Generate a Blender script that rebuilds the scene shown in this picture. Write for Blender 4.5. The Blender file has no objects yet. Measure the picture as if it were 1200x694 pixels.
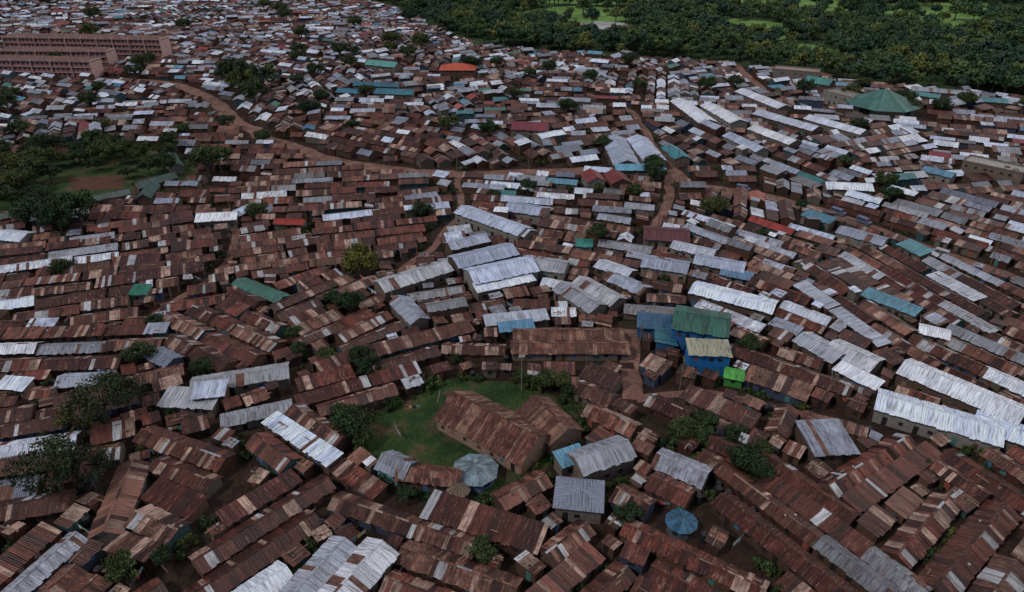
import bpy, math, random
import numpy as np
from mathutils import noise, Vector
random.seed(7); np.random.seed(7)
R=random.random; U=random.uniform
col=bpy.context.scene.collection
# ------------------------------------------------------------------ materials
def newmat(n):
    m=bpy.data.materials.new(n); m.use_nodes=True; nt=m.node_tree
    return m,nt,nt.nodes,nt.links,nt.nodes['Principled BSDF']
def mathn(N,Lk,op,a,b=None,clamp=False):
    n=N.new('ShaderNodeMath'); n.operation=op; n.use_clamp=clamp
    for i,x in enumerate((a,b)):
        if x is None: continue
        if isinstance(x,(int,float)): n.inputs[i].default_value=x
        else: Lk.new(x,n.inputs[i])
    return n.outputs[0]
def ramp(N,Lk,fac,stops):
    n=N.new('ShaderNodeValToRGB'); e=n.color_ramp.elements
    while len(e)<len(stops): e.new(.5)
    for i,(p,c) in enumerate(stops):
        e[i].position=p; e[i].color=c if len(c)==4 else (*c,1)
    Lk.new(fac,n.inputs[0]); return n.outputs[0]
def mix(N,Lk,fac,a,b,mode='MIX'):
    n=N.new('ShaderNodeMix'); n.data_type='RGBA'; n.blend_type=mode
    for s,x in ((n.inputs[0],fac),(n.inputs[6],a),(n.inputs[7],b)):
        if isinstance(x,(int,float)): s.default_value=x
        elif isinstance(x,tuple): s.default_value=(*x,1)
        else: Lk.new(x,s)
    return n.outputs[2]
def mapping(N,Lk,src,scale):
    n=N.new('ShaderNodeMapping'); n.inputs['Scale'].default_value=scale; Lk.new(src,n.inputs[0]); return n.outputs[0]
def noisen(N,Lk,vec,scale,detail=3,rough=.55):
    n=N.new('ShaderNodeTexNoise'); n.inputs['Scale'].default_value=scale; n.inputs['Detail'].default_value=detail
    n.inputs['Roughness'].default_value=rough; Lk.new(vec,n.inputs['Vector']); return n.outputs[0]

def roof_material():
    m,nt,N,Lk,P=newmat('corrugated_iron')
    at=N.new('ShaderNodeAttribute'); at.attribute_name='tint'
    uv=N.new('ShaderNodeUVMap'); uv.uv_map='UVMap'
    n1=noisen(N,Lk,mapping(N,Lk,uv.outputs[0],(2.6,.45,1)),1,4,.68)
    n2=noisen(N,Lk,mapping(N,Lk,uv.outputs[0],(4.5,.3,1)),1,3,.6)
    n3=noisen(N,Lk,mapping(N,Lk,uv.outputs[0],(.7,.5,1)),1,5,.7)
    m1=ramp(N,Lk,n1,[(.56,(0,0,0)),(.63,(1,1,1))])
    m1=mathn(N,Lk,'MULTIPLY',m1,mathn(N,Lk,'MULTIPLY',at.outputs['Alpha'],.68))
    c=mix(N,Lk,m1,at.outputs['Color'],(.37,.215,.155))
    m3=ramp(N,Lk,n3,[(.44,(1,1,1)),(.54,(0,0,0))])
    m3=mathn(N,Lk,'MULTIPLY',m3,mathn(N,Lk,'MULTIPLY',at.outputs['Alpha'],.8))
    c=mix(N,Lk,m3,c,(.05,.014,.010))
    s=ramp(N,Lk,n2,[(.36,(.36,.34,.33)),(.5,(.82,.82,.82)),(.66,(1.0,1.0,1.0))])
    c=mix(N,Lk,1.0,c,s,'MULTIPLY')
    Lk.new(c,P.inputs['Base Color']); P.inputs['Roughness'].default_value=.48
    P.inputs['Specular IOR Level'].default_value=.25
    w=N.new('ShaderNodeTexWave'); w.wave_type='BANDS'; w.bands_direction='X'; w.inputs['Scale'].default_value=1.1
    Lk.new(uv.outputs[0],w.inputs[0])
    b=N.new('ShaderNodeBump'); b.inputs['Strength'].default_value=.9; b.inputs['Distance'].default_value=.07
    Lk.new(w.outputs[1],b.inputs['Height']); Lk.new(b.outputs[0],P.inputs['Normal'])
    return m
def tint_material(name,rough=.85,ns=1.2,lo=.6):
    m,nt,N,Lk,P=newmat(name)
    at=N.new('ShaderNodeAttribute'); at.attribute_name='tint'
    g=N.new('ShaderNodeNewGeometry')
    n=noisen(N,Lk,g.outputs['Position'],ns,4,.65)
    s=ramp(N,Lk,n,[(.3,(lo,lo,lo)),(.7,(1,1,1))])
    Lk.new(mix(N,Lk,1.0,at.outputs['Color'],s,'MULTIPLY'),P.inputs['Base Color'])
    P.inputs['Roughness'].default_value=rough; P.inputs['Specular IOR Level'].default_value=.2
    return m
def ground_material(name,stops,scale,stops2=None,rough=.95,bump=.3):
    m,nt,N,Lk,P=newmat(name)
    g=N.new('ShaderNodeNewGeometry')
    n=noisen(N,Lk,g.outputs['Position'],scale,8,.68)
    c=ramp(N,Lk,n,stops)
    n2=noisen(N,Lk,g.outputs['Position'],scale*9,4,.7)
    s=ramp(N,Lk,n2,[(.35,(.5,.5,.5)),(.65,(1.0,1.0,1.0))])
    c=mix(N,Lk,1.0,c,s,'MULTIPLY')
    Lk.new(c,P.inputs['Base Color']); P.inputs['Roughness'].default_value=rough; P.inputs['Specular IOR Level'].default_value=.15
    b=N.new('ShaderNodeBump'); b.inputs['Strength'].default_value=bump; b.inputs['Distance'].default_value=.3
    Lk.new(n2,b.inputs['Height']); Lk.new(b.outputs[0],P.inputs['Normal'])
    return m
MR=roof_material(); MW=tint_material('mud_and_sheet_wall'); MO=tint_material('opening',.6,2,.8)
MD=tint_material('clutter_paint',.7,3,.7)
def leaf_material():
    m,nt,N,Lk,P=newmat('foliage')
    at=N.new('ShaderNodeAttribute'); at.attribute_name='tint'
    oi=N.new('ShaderNodeObjectInfo')
    v=ramp(N,Lk,oi.outputs['Random'],[(0,(.5,.65,.65)),(.5,(.85,.95,.85)),(.85,(1.2,1.1,.8)),(1,(1.8,1.4,.9))])
    Lk.new(mix(N,Lk,1.0,at.outputs['Color'],v,'MULTIPLY'),P.inputs['Base Color'])
    P.inputs['Roughness'].default_value=.7; P.inputs['Specular IOR Level'].default_value=.2
    return m
ML=leaf_material()
MB,_,_,_,pb=newmat('bark'); pb.inputs['Base Color'].default_value=(.06,.045,.035,1); pb.inputs['Roughness'].default_value=.9
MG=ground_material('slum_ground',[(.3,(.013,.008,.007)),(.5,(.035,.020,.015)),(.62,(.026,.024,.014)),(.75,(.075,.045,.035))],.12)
MRoad=ground_material('dirt',[(.3,(.11,.053,.04)),(.5,(.185,.10,.078)),(.72,(.28,.175,.14))],.25)
MGr=ground_material('grass',[(.3,(.012,.028,.009)),(.46,(.022,.048,.012)),(.55,(.04,.06,.018)),(.61,(.085,.056,.035)),(.8,(.13,.085,.06))],.17)
MLawn=ground_material('lawn',[(.3,(.06,.12,.03)),(.5,(.12,.22,.05)),(.75,(.17,.28,.075))],.03)
MFF=ground_material('forest_floor',[(.3,(.018,.035,.015)),(.6,(.04,.07,.025))],.05)
MT=ground_material('red_track',[(.3,(.07,.03,.022)),(.7,(.11,.055,.035))],.2)
mp,_,_,_,pp=newmat('pond_water'); pp.inputs['Base Color'].default_value=(.24,.2,.17,1); pp.inputs['Roughness'].default_value=.25
# ------------------------------------------------------------------ mesh helper
class M:
    def __init__(s): s.v=[];s.f=[];s.mi=[];s.c=[];s.uv=[]
    def q(s,p,mat,c,uv=None):
        b=len(s.v); s.v.extend(p); n=len(p); s.f.append(tuple(range(b,b+n))); s.mi.append(mat)
        if len(c)==3: c=(*c,0)
        s.c.extend([c]*n)
        s.uv.extend(uv if uv else [(q[0]+q[1],q[2]) for q in p])
    def box(s,cx,cy,z0,lx,ly,lz,mat,c,top=True):
        x0,x1,y0,y1,z1=cx-lx/2,cx+lx/2,cy-ly/2,cy+ly/2,z0+lz
        a=[(x0,y0),(x1,y0),(x1,y1),(x0,y1)]
        for i in range(4):
            p,r=a[i],a[(i+1)%4]; s.q([(p[0],p[1],z0),(r[0],r[1],z0),(r[0],r[1],z1),(p[0],p[1],z1)],mat,c)
        if top: s.q([(x,y,z1) for x,y in a],mat,c)
    def cyl(s,x,y,z0,z1,r0,r1,n,mat,c,cap=True):
        for i in range(n):
            a,b=2*math.pi*i/n,2*math.pi*(i+1)/n
            s.q([(x+r0*math.cos(a),y+r0*math.sin(a),z0),(x+r0*math.cos(b),y+r0*math.sin(b),z0),(x+r1*math.cos(b),y+r1*math.sin(b),z1),(x+r1*math.cos(a),y+r1*math.sin(a),z1)],mat,c)
        if cap: s.q([(x+r1*math.cos(2*math.pi*i/n),y+r1*math.sin(2*math.pi*i/n),z1) for i in range(n)],mat,c)
    def mesh(s,name,mats):
        me=bpy.data.meshes.new(name); me.from_pydata(s.v,[],s.f)
        for m in mats: me.materials.append(m)
        me.polygons.foreach_set('material_index',s.mi)
        a=me.color_attributes.new('tint','FLOAT_COLOR','CORNER')
        a.data.foreach_set('color',np.array(s.c,dtype=np.float32).ravel())
        u=me.uv_layers.new(name='UVMap'); u.data.foreach_set('uv',np.array(s.uv,dtype=np.float32).ravel())
        return me
    def obj(s,name,mats,loc=(0,0,0),ang=0,parent=None):
        o=bpy.data.objects.new(name,s.mesh(name,mats)); col.objects.link(o)
        o.location=loc; o.rotation_euler=(0,0,ang)
        if parent: o.parent=parent
        return o
def empty(name,loc,ang=0):
    o=bpy.data.objects.new(name,None); col.objects.link(o); o.location=loc; o.rotation_euler=(0,0,ang); o.empty_display_size=1; return o
# ------------------------------------------------------------------ colour families
RUST=[(.120,.032,.020),(.090,.024,.016),(.140,.043,.028),(.06,.017,.013),(.165,.064,.043),(.10,.031,.022),(.078,.018,.013),(.19,.09,.064)]
def fam_rust():
    b=random.choice(RUST); k=U(.55,1.2); b=tuple(x*k for x in b); lt=random.choice([.02,.06,.1,.16,.3]); a=U(.3,1)
    def f():
        r=R()
        if r<lt: t=U(.2,.5); return (t,t*.67,t*.53,.6)
        if r<lt+.05: t=U(.22,.55); return (t,t*1.04,t*1.1,.3)
        if r<lt+.22: return (.035,.012,.010,.3)
        k=U(.55,1.5); return (b[0]*k,b[1]*k,b[2]*k,a)
    return f
def fam_grey(light=None,al=None):
    t=light if light else random.choice([.16,.22,.28,.34,.42,.5,.25,.8,.65,.8]); w=U(1.08,1.34); al=U(0,.55) if al is None else al
    def f():
        r=R()
        if r<.07 and al>.12: return (.15,.07,.05,.8)
        k=min(t*U(.78,1.16),.82); return (k/w**.5,k,min(k*w,.9),al)
    return f
def fam_col(c,v=.12,al=.08):
    def f():
        k=U(1-v,1+v); return (c[0]*k,c[1]*k,c[2]*k,al)
    return f
WALLS=[(.09,.052,.036),(.11,.063,.045),(.055,.032,.024),(.12,.1,.08),(.07,.028,.02),(.14,.12,.10),(.04,.08,.085),(.045,.06,.10),(.13,.07,.055),(.1,.044,.03),(.06,.036,.025),(.08,.044,.03),(.06,.026,.018),(.07,.04,.03)]
# ------------------------------------------------------------------ buildings
def slope(m,p0,eu,ev,nn,Lu,Lv,fam,sw,rows,mat=0,keep=.28):
    n=max(1,round(Lu/sw)); du=Lu/n; U0=U(0,500);V0=U(0,500)
    for j in range(rows):
        v0=Lv*j/rows-(.08 if j else 0); v1=Lv*(j+1)/rows
        run=None
        for i in range(n):
            if run is None or R()>keep: run=fam()
            u0=i*du-.03;u1=(i+1)*du+.03
            off=.015+U(0,.07)+(.03 if j else 0)
            e=U(-.25,.08) if j==0 else 0
            pts=[]
            for (a,b) in ((u0,v0+e),(u1,v0+e+U(-.04,.04)),(u1,v1),(u0,v1)):
                o=off+U(-.02,.02)
                pts.append(tuple(p0[k]+eu[k]*a+ev[k]*b+nn[k]*o for k in range(3)))
            du0=U(0,3)
            uv=[(u0+U0+du0,v0+V0),(u1+U0+du0,v0+V0),(u1+U0+du0,v1+V0),(u0+U0+du0,v1+V0)]
            m.q(pts,mat,run,uv)
def openings(m,L,W,h,fam_door,storeys=1,mat=2,step=3.2):
    for side in (-1,1):
        y=side*(W/2+.02); x=-L/2+U(.8,1.6)
        while x<L/2-1:
            for s in range(storeys):
                zb=s*h/storeys
                isdoor=R()<.5 and s==0
                w=.9 if isdoor else U(.7,1.1); z0=zb+(.02 if isdoor else 1.0); z1=zb+(1.95 if isdoor else 1.8)
                z1=min(z1,zb+h/storeys-.1)
                c=(.02,.018,.017) if R()<.6 else fam_door()
                p=[(x,y,z0),(x+w,y,z0),(x+w,y,z1),(x,y,z1)]
                m.q(p if side<0 else p[::-1],mat,c)
            x+=U(step*.55,step*1.1)
def doorcol(): return random.choice([(.05,.13,.25),(.06,.17,.16),(.25,.07,.05),(.2,.16,.12),(.1,.05,.03)])
def building(mw,mr,mo,L,W,h,r,kind,fam,wall,sw,rows,storeys=1,ov=.3,det=True,ridge=True):
    l2,w2=L/2,W/2
    if kind=='gable':
        mw.q([(-l2,-w2,-.6),(l2,-w2,-.6),(l2,-w2,h),(-l2,-w2,h)],1,wall); mw.q([(l2,w2,-.6),(-l2,w2,-.6),(-l2,w2,h),(l2,w2,h)],1,wall)
        mw.q([(l2,-w2,-.6),(l2,w2,-.6),(l2,w2,h),(l2,0,h+r),(l2,-w2,h)],1,wall); mw.q([(-l2,w2,-.6),(-l2,-w2,-.6),(-l2,-w2,h),(-l2,0,h+r),(-l2,w2,h)],1,wall)
        s=math.hypot(w2,r); d=r/w2; wo=w2+ov; zo=h-ov*d; Lv=math.hypot(wo,r+ov*d)
        g=ov*.6
        slope(mr,(-l2-g,-wo,zo),(1,0,0),(0,w2/s,r/s),(0,-r/s,w2/s),L+2*g,Lv,fam,sw,rows)
        slope(mr,(l2+g,wo,zo),(-1,0,0),(0,-w2/s,r/s),(0,r/s,w2/s),L+2*g,Lv,fam,sw,rows)
        if ridge:
            t=.2; zr=h+r+.12; x=-l2-g
            while x<l2+g-.1:
                x2=min(x+2.4,l2+g); c=fam(); z=zr+U(-.01,.02)
                mr.q([(x,-t,z-t*d),(x2,-t,z-t*d),(x2,0,z),(x,0,z)],0,c); mr.q([(x,0,z),(x2,0,z),(x2,t,z-t*d),(x,t,z-t*d)],0,c); x=x2
    elif kind=='mono':
        mw.q([(-l2,-w2,-.6),(l2,-w2,-.6),(l2,-w2,h),(-l2,-w2,h)],1,wall); mw.q([(l2,w2,-.6),(-l2,w2,-.6),(-l2,w2,h+r),(l2,w2,h+r)],1,wall)
        mw.q([(l2,-w2,-.6),(l2,w2,-.6),(l2,w2,h+r),(l2,-w2,h)],1,wall); mw.q([(-l2,w2,-.6),(-l2,-w2,-.6),(-l2,-w2,h),(-l2,w2,h+r)],1,wall)
        s=math.hypot(W,r); d=r/W; g=ov*.6
        slope(mr,(-l2-g,-w2-ov,h-ov*d),(1,0,0),(0,W/s,r/s),(0,-r/s,W/s),L+2*g,(W+2*ov)*s/W,fam,sw,rows)
    elif kind=='flat':
        mw.box(0,0,-.6,L,W,h+.6,1,wall,False)
        mr.q([(-l2,-w2,h-.02),(l2,-w2,h-.02),(l2,w2,h-.02),(-l2,w2,h-.02)],0,fam())
        for (cx,cy,lx,ly) in ((0,-w2,L+.3,.25),(0,w2,L+.3,.25),(-l2,0,.25,W-.25),(l2,0,.25,W-.25)): mw.box(cx,cy,h-.05,lx,ly,.6,1,wall)
    elif kind=='hip':
        mw.box(0,0,-.6,L,W,h+.6,1,wall,False)
        a,b=l2+ov,w2+ov; k=max(l2-w2,0); z=h-.1; t=h+r
        for P in ([(-a,-b,z),(a,-b,z),(k,0,t),(-k,0,t)],[(a,b,z),(-a,b,z),(-k,0,t),(k,0,t)],[(a,-b,z),(a,b,z),(k,0,t)],[(-a,b,z),(-a,-b,z),(-k,0,t)]):
            uvs=[(p[0] if P[0][0]*P[1][0]<0 else p[1],p[2]*3) for p in P]
            mr.q(P,0,fam(),uvs)
    if det: openings(mo,L,W,h,doorcol,storeys)
ZV=lambda x,y:.9*noise.noise(Vector((x*.02,y*.02,3)))
MATS=[MR,MW,MO]
def shack(x,y,ang,L,W,grey,near):
    m=M()
    kind='gable' if (W>3.3 and R()<.86) else 'mono'
    h=U(1.9,2.6)
    if grey and R()<.12 and L<13: h+=2.1
    r=W/2*U(.36,.55) if kind=='gable' else W*U(.08,.2)
    if grey:
        q=R()
        if q<.04: fam=fam_col(random.choice([(.05,.16,.28),(.05,.18,.19),(.1,.26,.36),(.06,.16,.13)]))
        elif q<.075: fam=fam_col(random.choice([(.3,.05,.04),(.2,.035,.045),(.35,.1,.07)]))
        else: fam=fam_grey()
    else: fam=fam_rust()
    wall=random.choice(WALLS)
    if y<170: sw,rows=.75,(2 if W>4.9 and R()<.5 else 1)
    elif y<260: sw,rows=1.0,1
    else: sw,rows=1.7,1
    building(m,m,m,L,W,h,r,kind,fam,wall,sw,rows,det=near,ridge=y<230)
    if y<190 and R()<.5:
        for _ in range(random.randint(1,6)):
            px=U(-L/2,L/2); py=U(-W/2,W/2)*.8
            z=(h+r*(1-abs(py)/(W/2)) if kind=='gable' else h+r*(py+W/2)/W)+.08
            if R()<.5: m.box(px,py,z-.1,U(.2,.5),U(.2,.4),.22,1,random.choice([(.1,.08,.07),(.03,.03,.03),(.3,.28,.26)]))
            else: m.box(px,py,z-.12,U(1,2.5),U(.1,.25),.2,1,(.2,.14,.1))
    name='row_house' if L>12 else ('tin_roof_shack' if W>3.3 else 'lean_to_shed')
    m.obj(name,MATS,(x,y,ZV(x,y)),ang)
# ------------------------------------------------------------------ occupancy
X0,Y0,RS=-620,30,.5; NX,NY=2480,1600
occ=np.zeros((NX,NY),dtype=bool)
def rc(cx,cy,a,L,W,s=.45):
    u=np.linspace(-L/2,L/2,max(2,int(L/s)+1)); v=np.linspace(-W/2,W/2,max(2,int(W/s)+1))
    u,v=np.meshgrid(u,v); c,d=math.cos(a),math.sin(a)
    ix=((cx+u*c-v*d-X0)/RS).astype(int).ravel(); iy=((cy+u*d+v*c-Y0)/RS).astype(int).ravel()
    return np.clip(ix,0,NX-1),np.clip(iy,0,NY-1)
gx,gy=np.meshgrid(X0+RS*np.arange(NX),Y0+RS*np.arange(NY),indexing='ij')
def inpoly(poly):
    m=np.zeros((NX,NY),bool); n=len(poly)
    for i in range(n):
        x1,y1=poly[i];x2,y2=poly[(i+1)%n]
        if y1==y2: continue
        m^=((gy>min(y1,y2))&(gy<=max(y1,y2))&(gx<(gy-y1)*(x2-x1)/(y2-y1)+x1))
    return m
COMP=[(-31,104),(-27,109),(-21,113),(-14,120),(0,119),(9,114),(14,109),(12.5,100),(6,93),(-3,85),(-15,85),(-21,90),(-27,96)]
FLD=[(-197,256),(-194,273),(-172,285),(-140,277),(-118,251),(-120,229),(-132,224),(-152,212),(-164,205),(-190,215)]
FOR=[(-620,1100),(-250,900),(-154,751),(-101,678),(-52,559),(-24,500),(56,468),(137,441),(169,413),(193,388),(227,373),(261,355),(330,325),(420,290),(620,240)]
fy=np.interp(gx[:,0],[p[0] for p in FOR],[p[1] for p in FOR])
def fline(x): return float(np.interp(x,[p[0] for p in FOR],[p[1] for p in FOR]))
occ|=gy>fy[:,None]
FLDM=inpoly(FLD)
occ|=inpoly(COMP); occ|=FLDM
ROADS=[('dirt_road',7.5,[(-330,418),(-244,404),(-211,398),(-190,392),(-164,369),(-141,339),(-128,316),(-102,288),(-74,265),(-52,253),(-22,246),(6,249),(32,251)]),
('dirt_road',6,[(60,261),(62,237),(81,229),(102,214),(118,188),(129,176),(138,164),(175,120)]),
('dirt_lane',4.2,[(28,140),(27,125),(25,113)]),
('footpath',2.2,[(27,125),(8,123.5),(-15,124)]),
('footpath',2.4,[(25,113),(45,115),(52,110),(67,105)]),
('footpath',2.4,[(-20,242),(-17,210),(-23,185),(-31,169)]),
('dirt_lane',3.4,[(40,369),(58,335),(59,271),(56,225),(41,191)]),
('footpath',2.4,[(-95,214),(-81,185),(-81,164),(-89,146)]),
('dirt_road',5,[(138,444),(135,369),(162,328),(222,294),(330,240)]),
('footpath',1.4,[(25,113),(32,92),(40,62)]),('footpath',1.3,[(-45,125),(-50,100),(-48,60)]),('footpath',1.3,[(67,105),(100,96),(120,86)])]
def densify(pl,step=3):
    o=[]
    for (a,b),(c,d) in zip(pl[:-1],pl[1:]):
        n=max(1,int(math.hypot(c-a,d-b)/step))
        for i in range(n): o.append((a+(c-a)*i/n,b+(d-b)*i/n))
    o.append(pl[-1])
    for i in range(1,len(o)-1):
        k=.9; o[i]=(o[i][0]+k*noise.noise(Vector((o[i][0]*.1,o[i][1]*.1,0)))*3,o[i][1]+k*noise.noise(Vector((o[i][0]*.1,o[i][1]*.1,5)))*3)
    for _ in range(4): o=[o[0]]+[((o[i-1][0]+2*o[i][0]+o[i+1][0])/4,(o[i-1][1]+2*o[i][1]+o[i+1][1])/4) for i in range(1,len(o)-1)]+[o[-1]]
    return o
zr=.02
for nm,w,pl in ROADS:
    d=densify(pl); m=M(); prev=None; zr+=.006
    for i,(x,y) in enumerate(d):
        a=d[max(i-1,0)];b=d[min(i+1,len(d)-1)]; t=math.atan2(b[1]-a[1],b[0]-a[0])
        ww=w/2*U(.85,1.15); L_=(x-math.sin(t)*ww,y+math.cos(t)*ww,zr);R_=(x+math.sin(t)*ww,y-math.cos(t)*ww,zr)
        if prev: m.q([prev[1],R_,L_,prev[0]],0,(1,1,1))
        prev=(L_,R_)
        ix,iy=rc(x,y,t,4,w*.95); occ[ix,iy]=True
    m.obj(nm,[MRoad if w>2.3 else MG])
def sheet(name,poly,z,mat,jit=0):
    m=M(); cx=sum(p[0] for p in poly)/len(poly); cy=sum(p[1] for p in poly)/len(poly)
    for i in range(len(poly)):
        a=poly[i];b=poly[(i+1)%len(poly)]; m.q([(cx,cy,z),(a[0],a[1],z),(b[0],b[1],z)],0,(1,1,1))
    return m.obj(name,[mat])
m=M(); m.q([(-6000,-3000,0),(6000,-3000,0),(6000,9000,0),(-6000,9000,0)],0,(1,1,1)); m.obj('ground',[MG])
sheet('grass_compound',COMP,.06,MGr); sheet('school_field',FLD,.06,MGr)
sheet('running_track',[(-165,243),(-145,246),(-138,232),(-154,230)],.09,MT)
m=M()
for (a,b) in zip(FOR[:-1],FOR[1:]): m.q([(a[0],a[1],.05),(b[0],b[1],.05),(b[0]*3,4000,.05),(a[0]*3,4000,.05)],0,(1,1,1))
m.obj('forest_floor',[MFF])
# ------------------------------------------------------------------ landmark buildings
def hero(name,x,y,deg,L,W,h,r,kind,fam,wall=(.2,.17,.14),sw=1.0,rows=2,storeys=1,ov=.5,det=True,mark=True):
    a=math.radians(deg); e=empty(name,(x,y,0),a)
    mw,mr,mo=M(),M(),M(); building(mw,mr,mo,L,W,h,r,kind,fam,wall,sw,rows,storeys,ov,det)
    mw.obj('walls',MATS,parent=e); mr.obj('roof',MATS,parent=e)
    if mo.v: mo.obj('windows_and_doors',MATS,parent=e)
    if mark:
        ix,iy=rc(x,y,a,L+1,W+1); occ[ix,iy]=True
    return e
G=fam_grey
def poly_hut(name,x,y,Rr,n,h,r,fam,wall,ang=0,posts=False,rings=2):
    e=empty(name,(x,y,0),ang); mw,mr=M(),M()
    for i in range(n):
        a0,a1=2*math.pi*i/n,2*math.pi*(i+1)/n; c0,s0,c1,s1=math.cos(a0),math.sin(a0),math.cos(a1),math.sin(a1)
        w=Rr*.85
        mw.q([(c0*w,s0*w,-.3),(c1*w,s1*w,-.3),(c1*w,s1*w,h),(c0*w,s0*w,h)],1,wall)
        if i%2==0: 
            cm,sm=math.cos((a0+a1)/2),math.sin((a0+a1)/2); k=w*math.cos(math.pi/n)+.03; t=Rr*.16
            mw.q([(cm*k-sm*-t,sm*k+cm*-t,.9),(cm*k-sm*t,sm*k+cm*t,.9),(cm*k-sm*t,sm*k+cm*t,h-.3),(cm*k-sm*-t,sm*k+cm*-t,h-.3)],2,(.02,.02,.02))
        # each facet is laid in three sheets side by side
        for k in range(rings):
            f0,f1=1-k/rings,1-(k+1)/rings; z0=h-.15+(1-f0)*r;z1=h-.15+(1-f1)*r
            f0*=Rr;f1*=Rr
            for q in range(3):
                ta,tb=q/3,(q+1)/3
                def P(t,f,z,c0=c0,c1=c1,s0=s0,s1=s1): return ((c0+(c1-c0)*t)*f,(s0+(s1-s0)*t)*f,z)
                p=[P(ta,f0,z0),P(tb,f0,z0),P(tb,f1,z1),P(ta,f1,z1)]
                if f1<.01: p=p[:3]
                am=(a0+a1)/2
                mr.q(p,0,fam(),[((-v[0]*math.sin(am)+v[1]*math.cos(am))*1.0+i*7,math.hypot(v[0],v[1])) for v in p])
        b=.07*Rr**.5; px,py=-s0*b,c0*b
        mr.q([(c0*Rr+px,s0*Rr+py,h-.12),(c0*Rr-px,s0*Rr-py,h-.12),(0,0,h+r-.05),],0,fam())
    mw.obj('walls',MATS,parent=e); mr.obj('roof',MATS,parent=e)
    k=Rr*1.9; ix,iy=rc(x,y,0,k,k); occ[ix,iy]=True
RF=fam_rust
def rustschool():
    def f():
        r=R()
        if r<.25: return (.25,.135,.09,.8)
        k=U(.5,1.3); return (.14*k,.05*k,.034*k,1)
    return f
hero('school_block',-3.4,101.5,-38,20.5,10,3.2,2.9,'gable',rustschool(),(.28,.18,.13),.6,1)
hero('school_wing',7.2,102.8,-58,11,7,3.4,2.0,'gable',rustschool(),(.28,.18,.13),.6,1)
poly_hut('octagonal_pavilion',-6.5,90.6,4.3,8,2.4,1.3,fam_col((.17,.25,.29),.3,.45),(.12,.18,.3),.3)
hero('chapel',-20.4,91.5,-27,5.6,4.4,2.8,1.3,'gable',G(.28,.2),(.1,.25,.3))
poly_hut('thatched_hut',-9.2,86.3,2.1,14,2.0,1.4,fam_col((.16,.12,.09),.15,.3),(.1,.08,.06),0)
hero('classroom_shed',-14.4,89.3,-9,11,3.6,2.6,.9,'gable',rustschool(),(.1,.06,.05),.7)
hero('community_hall',43.3,134,-18,12,10,6.2,1.4,'gable',fam_col((.02,.10,.075),.3,.2),(.02,.11,.28),.9,1,2)
hero('hall_annex',42.5,124,-5,8.6,5,5.4,.4,'mono',fam_col((.33,.33,.24)),(.015,.14,.38),1,1,2)
hero('blue_shed',33.8,138,-10,8,5,3.2,.6,'mono',fam_col((.03,.10,.19),.2),(.03,.1,.2))
hero('blue_shed',35,132,80,6,4,3,.5,'mono',fam_col((.035,.15,.2),.2),(.03,.1,.22))
hero('awning_shed',47,118.5,-18,3.6,2.6,2.4,.3,'mono',fam_col((.06,.32,.05)),(.06,.25,.05))
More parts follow.
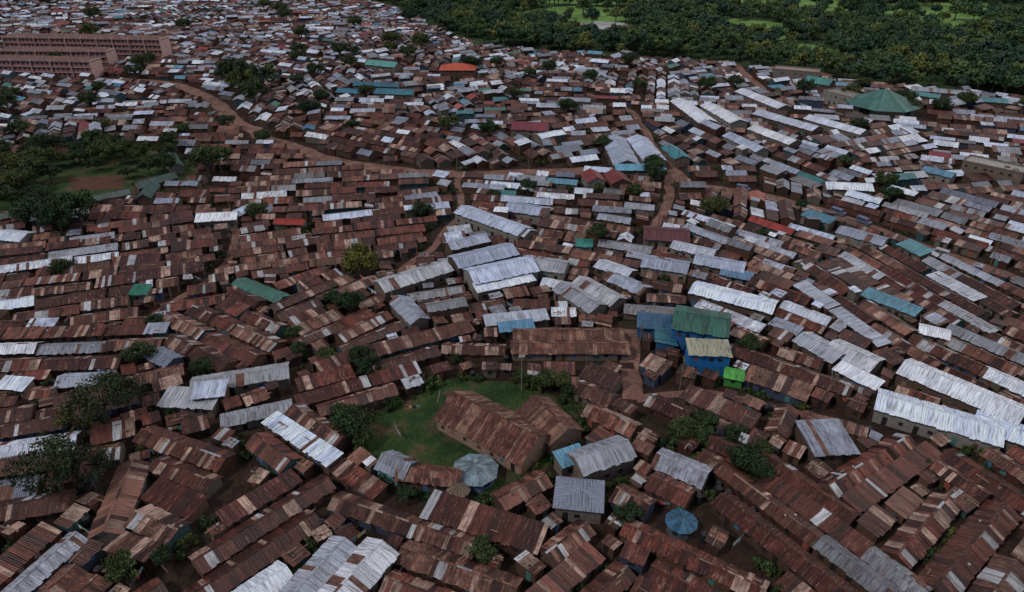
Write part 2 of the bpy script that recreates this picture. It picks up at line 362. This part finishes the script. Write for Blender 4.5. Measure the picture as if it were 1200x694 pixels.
LST=[
('long_white_warehouse',91,112,-48,22,7,4.2,1.3,'gable',G(.8,.08)),('long_white_warehouse',82,104,-30,21,7,4.0,1.3,'gable',G(.78,.1)),
('white_shed',93,101,-40,9,6,3.6,.9,'gable',G(.8,.05)),
('grey_shed',69,128,-58,10,6,3.6,1,'gable',G(.45,.1)),('grey_shed',75,125,-50,10,6.5,3.6,1,'gable',G(.55,.1)),('white_shed',73,118,-52,9,3,2.8,.5,'mono',G(.8,0)),
('two_storey_block',15.9,92.6,25,10.5,5.5,4.8,1.3,'gable',G(.33,.1)),('two_storey_block',10.5,93,25,5,3,3.8,.4,'mono',fam_col((.12,.3,.42))),
('grey_shed',11.3,84,-8,7.5,6.5,3.8,1,'hip',G(.27,.15)),('grey_shed',58.5,98.3,4,8,8,3.2,.7,'mono',G(.3,.4)),
('white_grey_warehouse',-28.5,68.8,62,11,4.6,4,.9,'gable',G(.45,.3)),('white_grey_warehouse',-22.8,68.3,60,11,5.5,4,1,'gable',G(.62,.15)),
('grey_shed',-64.5,110,-6,11,4.5,3,.8,'mono',G(.42,.2)),('grey_shed',-57,117.5,16,19,5,3,.9,'gable',G(.36,.25)),('white_shed',-61,111.5,10,6,4,4.4,.5,'mono',G(.55,.1)),
('grey_shed',30,91,-33,9,5,3,.9,'gable',G(.36,.45)),
('large_grey_shed',-8,172,28,18,7.5,4.6,1.3,'gable',G(.4,.1)),('large_grey_shed',-3,163,24,18,8.5,4.8,1.6,'gable',G(.6,.05)),('large_grey_shed',-13,181,30,12,5,4.4,1,'gable',G(.45,.1)),('white_shed',-2,157.5,24,16,3.5,3.6,.5,'mono',G(.82,.05)),
('long_grey_shed',-6,196,-41,26,6.5,4.6,1.2,'gable',G(.55,.1)),('long_grey_shed',0,192,-41,14,5,4,1,'gable',G(.7,.1)),
('skylight_warehouse',-26,161,36,20,6.5,4,1.3,'gable',G(.46,.2)),('long_grey_shed',-25,144,-58,12,4.5,3.6,1,'gable',G(.36,.2)),
('grey_shed',1,141,11,15,3.6,3,.4,'mono',G(.45,.2)),('blue_shed',1,137.5,11,8,3,2.8,.4,'mono',fam_col((.1,.24,.38))),
('large_grey_shed',9,168,-18,12,7,3.8,1.2,'gable',G(.36,.15)),('long_grey_shed',17,150,-54,14,5.5,3.8,1.2,'gable',G(.35,.2)),('long_grey_shed',22,153,-52,14,5.5,3.8,1.2,'gable',G(.48,.2)),
('grey_shed',42,168,-21,12,7,3.8,1.2,'gable',G(.35,.2)),('white_long_block',55,149,-30,20,6.5,4.6,.8,'gable',G(.8,.02)),('grey_shed',57,169,-24,13,6,3.6,1,'gable',G(.45,.2)),('blue_shed',60,163,-24,8,3,3,.5,'mono',fam_col((.1,.2,.32))),
('grey_shed',5,206,-22,13,7,4,1.2,'gable',G(.4,.2)),('white_shed',28,166,-40,10,5,3.4,.9,'gable',G(.6,.1)),('grey_shed',30,158,-45,12,5,3.4,1,'gable',G(.4,.2)),('grey_shed',52,178,-30,12,5,3.4,1,'gable',G(.5,.1)),
('big_market_shed',42,262,-88,32,9,5,1.6,'gable',G(.4,.1)),('big_market_shed',52.5,264,-85,28,8,5,1.5,'gable',G(.55,.1)),('blue_shed',47,243,0,18,4,4.5,.7,'mono',fam_col((.12,.34,.46))),('teal_shed',64,262,-80,14,6,4,1,'gable',fam_col((.04,.2,.24))),
('long_white_shed',84,321,-82,38,8,4.5,1.3,'gable',G(.75,.1)),('long_white_shed',97,317,-78,30,8,4.5,1.3,'gable',G(.7,.1)),('long_white_shed',124,345,-72,35,8,4,1.3,'gable',G(.7,.1)),('long_white_shed',123,307,-58,32,8,4,1.3,'gable',G(.6,.2)),
('long_white_shed',142,300,-58,28,7,4,1.3,'gable',G(.7,.1)),('long_white_shed',110,285,-65,24,7,4,1.3,'gable',G(.75,.1)),('long_white_shed',95,275,-70,22,6,4,1.2,'gable',G(.5,.1)),
('red_roof_hall',-31,409,0,20,14,6,2.4,'hip',fam_col((.45,.07,.03))),('blue_shed',-83,361,-16,13,7,4,1.2,'gable',fam_col((.04,.17,.25))),('blue_shed',-71,371,-9,24,6,5,1.2,'gable',fam_col((.03,.13,.2))),('blue_shed',-60,357,-9,20,5,4,1.2,'mono',fam_col((.03,.15,.2))),
('red_roof_house',29,235,-80,9,6,4,1.5,'gable',fam_col((.2,.025,.025))),('red_roof_house',37.5,234,-80,10,6.5,4,1.6,'gable',fam_col((.17,.025,.025))),
('maroon_roof_hall',8,295,-11,15,11,5,1.8,'gable',fam_col((.17,.025,.04))),('white_shed',16,288,30,12,6,3.5,.8,'gable',G(.82,0)),('maroon_shed',46,188,-9,13,9,3.5,1.3,'gable',fam_col((.10,.025,.03))),
('teal_roof_chapel',163,374,-44,13,9,6,2.2,'gable',fam_col((.06,.25,.23))),('concrete_block',164,345,-60,18,9,7,1,'flat',fam_col((.25,.22,.2))),('teal_shed',208,353,-37,14,6,4,1.2,'gable',fam_col((.05,.2,.2))),('teal_shed',235,342,-23,13,6,4,1.2,'gable',fam_col((.05,.2,.24))),('grey_shed',222,360,-23,30,6,4,1.2,'gable',G(.3,.2)),
('green_shed',-95,154,0,4.2,3.6,3.2,.6,'mono',fam_col((.025,.17,.11))),('teal_shed',21,182,-7,4.5,3.5,3,.5,'mono',fam_col((.03,.2,.16))),
('white_shed',-92,200,7,12,6,4,1.2,'gable',G(.82,0)),('white_shed',-86,205,60,7,4,4,1,'gable',G(.6,0)),('white_shed',-148,187,-12,10,6,3.5,1,'gable',G(.75,.1)),('white_shed',98,135,-29,6,4,3.2,.7,'gable',G(.82,0)),('white_shed',116,226,-8,15,6,4,1.2,'gable',G(.82,0)),('white_shed',-103,115,-6,6,3.,3,.5,'mono',G(.8,0)),
('red_shed',-69,198,-3,9,3.6,3,.7,'gable',fam_col((.3,.035,.025))),
('school_row_teal_roof',-153,206,34,20,3.4,3.4,1,'gable',fam_col((.06,.10,.085),.2,.3)),('school_row_teal_roof',-138,217,34,18,3.4,3.4,1,'gable',fam_col((.06,.10,.085),.2,.3)),('school_row_teal_roof',-130,255,-57,20,4.4,3.6,1.3,'gable',fam_col((.025,.07,.055),.2,.3)),('school_row_rust_roof',-173,268,14,20,5,3.6,1.3,'gable',fam_col((.12,.05,.04))),('school_row_teal_roof',-126,232,51,14,4,3.6,1.3,'gable',fam_col((.04,.09,.08),.2,.3)),('school_row_teal_roof',-124,222,101,12,4,3.6,1.2,'gable',fam_col((.04,.10,.09),.2,.3)),
('blue_shed',115,178,-70,8,4,3.4,.8,'mono',fam_col((.1,.27,.31))),('blue_shed',94,148,-50,13,3.6,3.2,.6,'mono',fam_col((.09,.23,.31))),('blue_shed',96,200,-50,9,4,3.4,.7,'mono',fam_col((.05,.18,.27))),('grey_shed',104,187,-42,13,6,3.4,.9,'gable',G(.33,.2)),
('row_house_long',-66,84,-80,16,4.6,2.6,1.1,'gable',RF()),
('row_house_long',13,134.5,0,25,4.6,2.7,1,'gable',rustschool()),('row_house_long',13,129.2,0,26,4.6,2.7,1,'gable',rustschool()),
('church_hall',-76,422,-24,20,8,5,2,'gable',fam_col((.1,.3,.27))),('concrete_block',176,242,-45,19,9,6.5,1,'flat',fam_col((.3,.28,.26))),('blue_shed',155,240,-50,10,5,4,1,'gable',fam_col((.1,.24,.36))),
('long_grey_shed',-50,106,21,13,2.8,2.5,.4,'mono',G(.3,.4)),('concrete_block',160,400,-25,24,10,7,1,'flat',fam_col((.3,.24,.2))),
]
for t in LST:
    n,x,y,d,L,W,h,r,k,f=t
    hero(n,x,y,d,L,W,h*.85,r,k,f,random.choice([(.17,.14,.12),(.22,.2,.18),(.10,.065,.05),(.16,.12,.10)]),.9 if y<200 else 1.6,1,2 if h>4.4 else 1,.45)
poly_hut('octagonal_teal_hall',177,333,17,8,4.5,7,fam_col((.04,.16,.135),.25,.2),(.2,.18,.15),.2,rings=2)
poly_hut('round_blue_hut',27.5,79,2.7,10,2.3,1.0,fam_col((.03,.12,.21),.25,.25),(.1,.1,.12))
def apartments(x,y,deg,L,D,st):
    e=empty('apartment_block',(x,y,0),math.radians(deg)); mw,mr,mo=M(),M(),M(); H=st*3.0; pk=(.30,.15,.14)
    mw.box(0,0,-.5,L,D,H+.5,1,pk,False)
    for s in (-1,1):
        for f in range(st):
            k=-L/2+1.2
            while k<L/2-1.5:
                p=[(k,s*(D/2+.03),f*3+1),(k+1.5,s*(D/2+.03),f*3+1),(k+1.5,s*(D/2+.03),f*3+2.4),(k,s*(D/2+.03),f*3+2.4)]
                mo.q(p if s<0 else p[::-1],2,(.03,.03,.035)); k+=2.9
            mw.box(0,s*(D/2+.25),f*3+2.75,L,.5,.25,1,(.42,.27,.26))
    k=-L/2
    while k<=L/2: mw.box(k,0,0,.5,D+1.2,H+.6,1,(.5,.32,.31)); k+=L/max(1,round(L/11))
    a,b=L/2+.6,D/2+.6; z=H;t=H+2; rc_=(.2,.11,.09,.6)
    mr.q([(-a,-b,z),(a,-b,z),(a-4,0,t),(-a+4,0,t)],0,rc_); mr.q([(a,b,z),(-a,b,z),(-a+4,0,t),(a-4,0,t)],0,rc_)
    mr.q([(a,-b,z),(a,b,z),(a-4,0,t)],0,rc_); mr.q([(-a,b,z),(-a,-b,z),(-a+4,0,t)],0,rc_)
    mw.obj('walls',MATS,parent=e);mr.obj('roof',MATS,parent=e);mo.obj('windows',MATS,parent=e)
    ix,iy=rc(x,y,math.radians(deg),L+3,D+5); occ[ix,iy]=True
apartments(-273,466,-5,105,10,4); apartments(-277,440,-2,66,9,3); apartments(-268,412,-5,60,9,3); apartments(-390,440,-5,90,10,4)
# ------------------------------------------------------------------ trees
def tree_mesh(name,Rc,Ht,nc,nl,ls,base,flat=.7,seed=0):
    rg=np.random.RandomState(seed); m=M(); tz=Ht-Rc*flat
    def limb(a,b,r0,r1,n=6):
        a=np.array(a,float);b=np.array(b,float); d=b-a; d/=np.linalg.norm(d)
        s=np.cross(d,(0.3,.9,.1)); s/=np.linalg.norm(s); t=np.cross(d,s)
        for i in range(n):
            q=[]
            for (p,r,k) in ((a,r0,i),(a,r0,i+1),(b,r1,i+1),(b,r1,i)):
                an=2*math.pi*k/n; q.append(tuple(p+r*(s*math.cos(an)+t*math.sin(an))))
            m.q(q,1,(.1,.08,.06))
    k=Ht*.02+.08
    limb((0,0,-.5),(0,0,tz*.6),k*1.6,k); 
    cl=[]
    for i in range(nc):
        th=rg.uniform(0,2*math.pi); ph=math.acos(rg.uniform(-.35,1)); rr=Rc*rg.uniform(.45,.95)*rg.uniform(.8,1.1)
        c=np.array([math.cos(th)*math.sin(ph)*rr,math.sin(th)*math.sin(ph)*rr,tz+math.cos(ph)*rr*flat]); cl.append(c)
    for c in cl[:7]: limb((0,0,tz*.55),tuple(c*.85+np.array([0,0,tz*.15])*.6),k*.7,k*.2,5)
    for c in cl:
        cr=Rc*rg.uniform(.22,.42); br=rg.uniform(.55,1.5)
        for j in range(nl):
            d=rg.normal(size=3); d/=np.linalg.norm(d); p=c+d*cr*rg.uniform(.55,1.05)*np.array([1,1,.75])
            nrm=d+rg.normal(size=3)*.6; nrm/=np.linalg.norm(nrm); s=np.cross(nrm,rg.normal(size=3)); s/=np.linalg.norm(s); t=np.cross(nrm,s)
            z=ls*rg.uniform(.6,1.3); s=s*z; t=t*z*.7
            b=br*rg.uniform(.7,1.3)
            m.q([tuple(p-s),tuple(p+t),tuple(p+s),tuple(p-t)],0,(base[0]*b,base[1]*b,base[2]*b))
    return m.mesh(name,[ML,MB])
big=[tree_mesh('tree_mesh',5,9,26,130,.30,(.033,.05,.02),.7,s) for s in range(3)]
olive=tree_mesh('tree_mesh',5,8,26,130,.30,(.085,.09,.022),.75,11)
sparse=[tree_mesh('tree_mesh',5,9,24,120,.2,(.045,.05,.022),.5,s+20) for s in range(2)]
farT=[tree_mesh('forest_tree_mesh',6.5,12,20,38,.75,b,.75,s+40) for s,b in enumerate([(.045,.08,.042),(.05,.085,.036),(.085,.11,.042),(.036,.066,.046)])]
bush=[tree_mesh('bush_mesh',1.6,2.2,8,60,.18,(.04,.065,.02),.7,s+60) for s in range(2)]
def put(name,me,x,y,s,z=0,parent=None):
    o=bpy.data.objects.new(name,me); col.objects.link(o); o.location=(x,y,z); o.rotation_euler=(0,0,U(0,6.28)); o.scale=(s*U(.9,1.1),s*U(.9,1.1),s*U(.85,1.15))
    if parent: o.parent=parent
    return o
TR=[(-142,366,1.9),(-131,370,1.9),(-137,358,1.6),(-127,343,1.3),(-112,244,1.3),(-109,248,1.1),(-147,198,1.4),(-134,198,1.3),(-137,192,1.1),(-141,200,1.1),(-31,121,.55),(-30,102,.7),(-33,105,.6),(-28,99,.5),
(33,101,.65),(36,99,.5),(42,93,.65),(44,90,.5),(19,80,.5),(-5,73,.5),(53,129,.55),(53,246,.9),(51,237,.9),(-58,69,.6),(-54,72,.4),(219,335,1),(203,328,1),(95,212,.5),(-75,360,.8),(-141,292,.8),(-221,662,1.5),(-199,637,1.5),(-428,690,1.5),(-203,335,1),(-189,719,1.5),(-172,237,1.1),(-171,229,1.1),(-167,261,1),(-153,256,1),(-85,140,.5),(-160,262,1),(-178,250,1.2),(-185,260,1.1),(-183,243,1),(-176,222,1),(-190,232,1.2),(-160,218,.8),(-145,265,.8),(-137,268,.7),
(-67,122,.5),(-51,135,.45),(-48,128,.45),(-41,126,.5),(-22,165,.5),(-6,221,.5),(-109,457,1.2),(-83,500,1.3),(-60,479,1.4),(-82,592,1.5),(14,107,.4),(12,114,.4),(10,117,.5),(42,100,.5),(37,103,.5),(46,96,.4),(189,328,1),(125,251,.6),(88,114,.35),(7,117,.5),(2,118,.4),(-1,86,.3),(-18,85,.35),(-141,242,.6),(30,225,.5),(-132,444,1),(179,237,.7),(-45,150,.5),(75,190,.4),(-70,300,.6),(-95,330,.8),(-180,300,.8),(-182,235,.8),(170,352,1),(195,345,1),(150,360,1),(240,325,1),(255,318,1),(-240,330,1),(-210,290,1),(-300,520,1.4),(-250,560,1.4),(-150,520,1.3),(-120,560,1.4),(-180,590,1.4),(-340,600,1.5),(-110,400,1)]
k=0
while k<26:
    x,y=U(-196,-120),U(206,284)
    if FLDM[int((x-X0)/RS),int((y-Y0)/RS)] and not (-166<x<-138 and 228<y<248): TR.append((x,y,U(.6,1.15))); k+=1
for _ in range(60):
    y=U(115,480); x=U(-1,.9)*(.74*(.866*y+45))
    if not occ[int((x-X0)/RS),int((y-Y0)/RS)]: TR.append((x,y,U(.35,.6)+y*.0012))
for x,y,s in TR:
    put('broadleaf_tree',random.choice(big),x,y,s); ix,iy=rc(x,y,0,3*s,3*s); occ[ix,iy]=True
put('acacia_tree',olive,-41,168,1.0); ix,iy=rc(-41,168,0,6,6); occ[ix,iy]=True
for x,y,s in ((-79,105,1.2),(-76,108,.9),(-82,102,.8),(-77,86,1.2),(-73,88,.95)):
    put('bare_branched_tree',sparse[int(s*2)%2],x,y,s); ix,iy=rc(x,y,0,2,2); occ[ix,iy]=True
LA=[(62,655,52,50),(250,712,65,55),(190,578,30,50),(196,482,20,38),(420,672,90,56),(335,592,50,52),(85,745,70,32),(330,700,36,50),(270,640,26,44),(480,604,55,50),(150,690,28,38)]
for cx,cy,rx,ry in LA:
    pl=[]
    for i in range(22):
        a=2*math.pi*i/22; k=1+.25*noise.noise(Vector((cx+math.cos(a)*1.5,cy+math.sin(a)*1.5,0))); pl.append((cx+rx*k*math.cos(a),cy+ry*k*math.sin(a)))
    sheet('golf_lawn',pl,.12+cx*.0001,MLawn)
sheet('pond',[(42,580),(52,600),(75,612),(92,604),(95,580),(88,555),(70,545),(48,550)],.25,mp)
fo=empty('forest',(0,0,0))
nf=0
y=330
while y<880:
    x=-260
    while x<.74*(.866*y+45)+90:
        px,py=x+U(-4,4),y+U(-4,4)
        if py>fline(px)+6 and (y<820 or R()<.6):
            inl=any(((px-a)/c)**2+((py-b)/d)**2<1 for a,b,c,d in LA) or ((px-69)/30)**2+((py-566)/48)**2<1
            dn=noise.noise(Vector((px*.012,py*.012,7)))
            if (not inl or R()<.07) and R()<.9+dn*.6:
                put('tree',random.choice(farT),px,py,U(.5,1.15)*(1+.3*dn),parent=fo); nf+=1
        x+=8
    y+=8
# ------------------------------------------------------------------ shack fill
Z0=[(-9,78,-21),(7,71,42),(24,70,-34),(45,74,-55),(71,74,39),(68,86,32),(-40,76,47),(-32,90,-38),(-52,84,-24),(-84,93,14),(-70,74,71),(-99,155,18),(-101,131,4),(-65,131,-32),(-42,142,46),(-80,176,23),(12,130,-2),(24,109,-38),(61,112,-36),(95,144,-71),(77,82,-61),(62,138,-45),(30,83,-38),(-79,105,26),(-30,119,27),(-6,84,35),(-45,125,38),(-35,193,16),(-15,152,19),(31,176,-22),(71,176,-44),(-65,220,9),(0,223,-10),(113,250,-61),(75,274,-69),(141,202,-49),(30,355,-8),(-34,303,-29),(-153,462,-28),(-189,326,8),(26,137,-9),(106,125,-54)]
zs=list(Z0)
for _ in range(170):
    y=U(215,780); x=U(-1,1)*(.74*(.866*y+45)+40)
    if min((x-a)**2+(y-b)**2 for a,b,c in Z0)>900: zs.append((x,y,U(-90,90) if R()<.5 else random.choice([-60,-25,0,25])))
ZA=np.array(zs)
def zone(x,y):
    d=(ZA[:,0]-x)**2+(ZA[:,1]-y)**2; return int(np.argmin(d))
def inview(x,y): return abs(x)<.74*(.866*y+45)+30 and 46<y<800
def greyp(x,y):
    c=noise.noise(Vector((x*.03,y*.03,1)))*.5
    if y<135: p=.08
    elif x<-30: p=.10 if y<210 else .25
    else: p=.34 if y<180 else .5
    if y>300: p=.46
    return p+c*(.5 if y>135 else .25)
spots=[]
def isocc(x,y): return occ[int((x-X0)/RS),int((y-Y0)/RS)]
for zi,(zx,zy,zd) in enumerate(zs):
    a=math.radians(zd); RZ=38 if zy<215 else 75
    v=-RZ; ca,sa=math.cos(a),math.sin(a)
    st=1.0 if zy<215 else 3.0
    while v<RZ:
        W=U(3.8,5.3) if zy<130 else (U(3.6,5.2) if zy<230 else U(4.0,6.2)); u=-RZ+U(-4,0)
        while u<RZ:
            Lm=U(11,27) if zy<130 else (U(7,18) if zy<230 else U(5,12)); done=False
            vv=v+U(-.15,.15)
            if isocc(zx+(u+1)*ca-vv*sa,zy+(u+1)*sa+vv*ca) if inview(zx+(u+1)*ca-vv*sa,zy+(u+1)*sa+vv*ca) else True: u+=st; continue
            for LL in (Lm,Lm*.7,Lm*.45) if zy<215 else (Lm,Lm*.65):
                if LL<4: continue
                x=zx+(u+LL/2)*ca-vv*sa; y=zy+(u+LL/2)*sa+vv*ca
                if not inview(x,y) or zone(x,y)!=zi: continue
                j=math.radians(U(-1.2,1.2) if zy<140 else U(-4,4)); ww=W*U(.92,1.0)
                ix,iy=rc(x,y,a+j,LL-.3,ww-.3)
                if occ[ix,iy].mean()<.02:
                    ix,iy=rc(x,y,a+j,LL+.1,ww+.1); occ[ix,iy]=True
                    spots.append((x,y,a+j,LL-.35,ww-.4)); done=True; u+=LL+(.15 if R()<.6 else U(.3,.9)); break
            if not done: u+=st
        v+=W+random.choice((.35,.5,1.1))
nrow=len(spots)
def fill(n,l0,l1,w0,w1,ymin=46,ymax=790,pw=.75):
    for _ in range(n):
        yy=ymin+(ymax-ymin)*R()**pw; x=U(-1,1)*(.74*(.866*yy+45)+30)
        if not inview(x,yy): continue
        if isocc(x,yy): continue
        a=math.radians(zs[zone(x,yy)][2]+random.choice((0,0,90))+U(-6,6)); L=U(l0,l1);W=U(w0,w1)
        ix,iy=rc(x,yy,a,L-.2,W-.2)
        if occ[ix,iy].mean()<.01:
            ix,iy=rc(x,yy,a,L+.1,W+.1); occ[ix,iy]=True; spots.append((x,yy,a,L-.2,W-.2))
fill(14000,9,16,3.8,5,46,200); fill(24000,6,11,3.6,5.2); fill(24000,4.5,8,3.2,4.2,46,210)
fill(30000,3.6,6.5,2.8,3.8); fill(36000,2.8,5,2.2,3.0,46,220); fill(26000,2,3.2,1.5,2.1,46,190)
for (x,y,a,L,W) in spots: shack(x,y,a,L,W,R()<greyp(x,y),y<190)
for _ in range(7000):
    yy=U(55,300); x=U(-1,1)*(.74*(.866*yy+45))
    if isocc(x,yy): continue
    if noise.noise(Vector((x*.05,yy*.05,9)))>.1: put('bush',random.choice(bush),x,yy,U(.4,1.1))
for i in range(70):
    a,b=COMP[i%13],COMP[(i+1)%13]; t=R(); put('bush',random.choice(bush),a[0]+(b[0]-a[0])*t+U(-.6,.6),a[1]+(b[1]-a[1])*t+U(-.6,.6),U(.4,1.1))
# ------------------------------------------------------------------ street things
def pole_mesh():
    m=M(); m.cyl(0,0,-.3,8.5,.14,.09,7,0,(.16,.12,.09)); m.box(0,0,7.7,1.7,.1,.12,0,(.14,.1,.08)); m.box(0,0,7.1,1.1,.1,.1,0,(.14,.1,.08))
    for x in (-.75,-.3,.3,.75): m.cyl(x,0,7.8,8.0,.05,.04,5,0,(.4,.4,.38))
    return m.mesh('utility_pole',[MD])
pm=pole_mesh()
def mast_mesh():
    m=M(); m.cyl(0,0,-.3,10,.1,.05,8,0,(.3,.28,.25)); m.box(0,0,9.6,1.2,.3,.1,0,(.3,.28,.25))
    for x in (-.5,0,.5): m.box(x,-.3,9.4,.3,.25,.25,0,(.4,.4,.38))
    return m.mesh('floodlight_mast',[MD])
mm=mast_mesh()
for x,y in ((2,116),(12,207),(-30,150),(60,180)): put('floodlight_mast',mm,x,y,1)
for nm,w,pl in ROADS[:8]:
    d=densify(pl)
    for i in range(3,len(d)-2,9):
        if d[i][1]<330:
            t=math.atan2(d[i+1][1]-d[i-1][1],d[i+1][0]-d[i-1][0]); o=put('utility_pole',pm,d[i][0]-math.sin(t)*w*.45,d[i][1]+math.cos(t)*w*.45,1); o.rotation_euler=(0,0,t+1.57)
def tank_mesh():
    m=M()
    for k in range(4): m.cyl(0,0,k*.42,k*.42+.34,.62,.62,14,0,(.02,.02,.022),False); m.cyl(0,0,k*.42+.34,k*.42+.42,.57,.57,14,0,(.02,.02,.022),False)
    m.cyl(0,0,1.68,1.9,.62,.3,14,0,(.025,.025,.027),False); m.cyl(0,0,1.9,2.0,.3,.28,12,0,(.03,.03,.03)); return m.mesh('water_tank',[MD])
tm=tank_mesh()
k=0
while k<45:
    y=U(60,190); x=U(-1,1)*(.74*(.866*y+45))
    if not isocc(x,y): put('water_tank',tm,x,y,1); k+=1
CL=[(.6,.6,.6),(.35,.05,.05),(.05,.12,.4),(.5,.4,.1),(.1,.3,.25),(.4,.15,.3),(.05,.05,.06)]
def laundry():
    m=M(); L=U(3,5)
    for s in (-1,1): m.cyl(s*L/2,0,0,2.1,.05,.04,5,0,(.14,.1,.07))
    m.box(0,0,2.02,L,.02,.02,0,(.3,.3,.3)); x=-L/2+.2
    while x<L/2-.6:
        w=U(.4,.8);h=U(.5,1.1);c=random.choice(CL); y0=U(-.1,.1)
        m.q([(x,0,2.02),(x+w,0,2.02),(x+w,y0,2.02-h),(x,y0*.5,2.02-h)],0,c); x+=w+U(.05,.2)
    return m.mesh('laundry_line',[MD])
lm=[laundry() for _ in range(5)]
for x,y in ((-20,109),(-15,112),(-22,102)): put('laundry_line',random.choice(lm),x,y,1)
k=0
while k<60:
    y=U(60,180); x=U(-1,1)*(.74*(.866*y+45))
    if not isocc(x,y): put('laundry_line',random.choice(lm),x,y,1); k+=1
def minibus(w):
    m=M(); prof=[(-2.3,.35),(2.3,.35),(2.35,1.0),(1.75,1.25),(1.3,2.0),(-2.2,2.05),(-2.35,1.2)]
    for s in (-1,1): m.q([(a,s*.85,b) for a,b in (prof if s<0 else prof[::-1])],0,w)
    for i in range(7):
        a,b=prof[i],prof[(i+1)%7]; g=(.03,.035,.04) if i==3 else w
        m.q([(a[0],-.85,a[1]),(a[0],.85,a[1]),(b[0],.85,b[1]),(b[0],-.85,b[1])],0,g)
    for s in (-1,1):
        for a,b in ((-2.0,-1.1),(-1.0,-.1),(0,.9)): m.q([(a,s*.87,1.3),(b,s*.87,1.3),(b,s*.87,1.85),(a,s*.87,1.85)],0,(.03,.035,.04))
        for x in (-1.5,1.45):
            n=12; m.q([(x+.34*math.cos(6.283*i/n),s*.88,.34+.34*math.sin(6.283*i/n)) for i in range(n)],0,(.02,.02,.02))
            m.q([(x+.16*math.cos(6.283*i/n),s*.885,.34+.16*math.sin(6.283*i/n)) for i in range(n)],0,(.4,.4,.4))
    return m.mesh('minibus',[MD])
vm=[minibus(c) for c in ((.6,.6,.6),(.3,.3,.32),(.1,.12,.2))]; d=densify(ROADS[1][2])
for i in (14,24,27,35):
    if i<len(d)-1:
        t=math.atan2(d[i+1][1]-d[i-1][1],d[i+1][0]-d[i-1][0]); s=random.choice((-1,1)); o=put('minibus',random.choice(vm),d[i][0]-math.sin(t)*1.4*s,d[i][1]+math.cos(t)*1.4*s,1,.06); o.scale=(1,1,1); o.rotation_euler=(0,0,t+(0 if s>0 else math.pi))
print('SHACKS',len(spots),nrow,'FOREST',nf)
# ------------------------------------------------------------------ light, camera
w=bpy.data.worlds.new('World'); bpy.context.scene.world=w; w.use_nodes=True; nt=w.node_tree
sk=nt.nodes.new('ShaderNodeTexSky'); sk.sky_type='NISHITA'; sk.sun_disc=False; sk.sun_elevation=math.radians(50); sk.sun_rotation=math.radians(60)
sk.air_density=1.0; sk.dust_density=3; bg=nt.nodes['Background']; bg.inputs[1].default_value=.115
hs=nt.nodes.new('ShaderNodeHueSaturation'); hs.inputs['Saturation'].default_value=.75
nt.links.new(sk.outputs[0],hs.inputs['Color']); nt.links.new(hs.outputs[0],bg.inputs[0])
s=bpy.data.lights.new('sun','SUN'); s.energy=2.0; s.angle=math.radians(10); s.color=(1,.95,.91)
so=bpy.data.objects.new('sun',s); col.objects.link(so); so.rotation_euler=(math.radians(40),0,math.radians(-60))
c=bpy.data.cameras.new('camera'); co=bpy.data.objects.new('camera',c); col.objects.link(co); co.location=(0,0,90); co.rotation_euler=(math.radians(60),0,0)
c.lens=24.33; c.sensor_width=36; c.clip_end=12000; c.clip_start=.5
sc=bpy.context.scene; sc.camera=co; sc.view_settings.view_transform='Standard'; sc.view_settings.look='None'
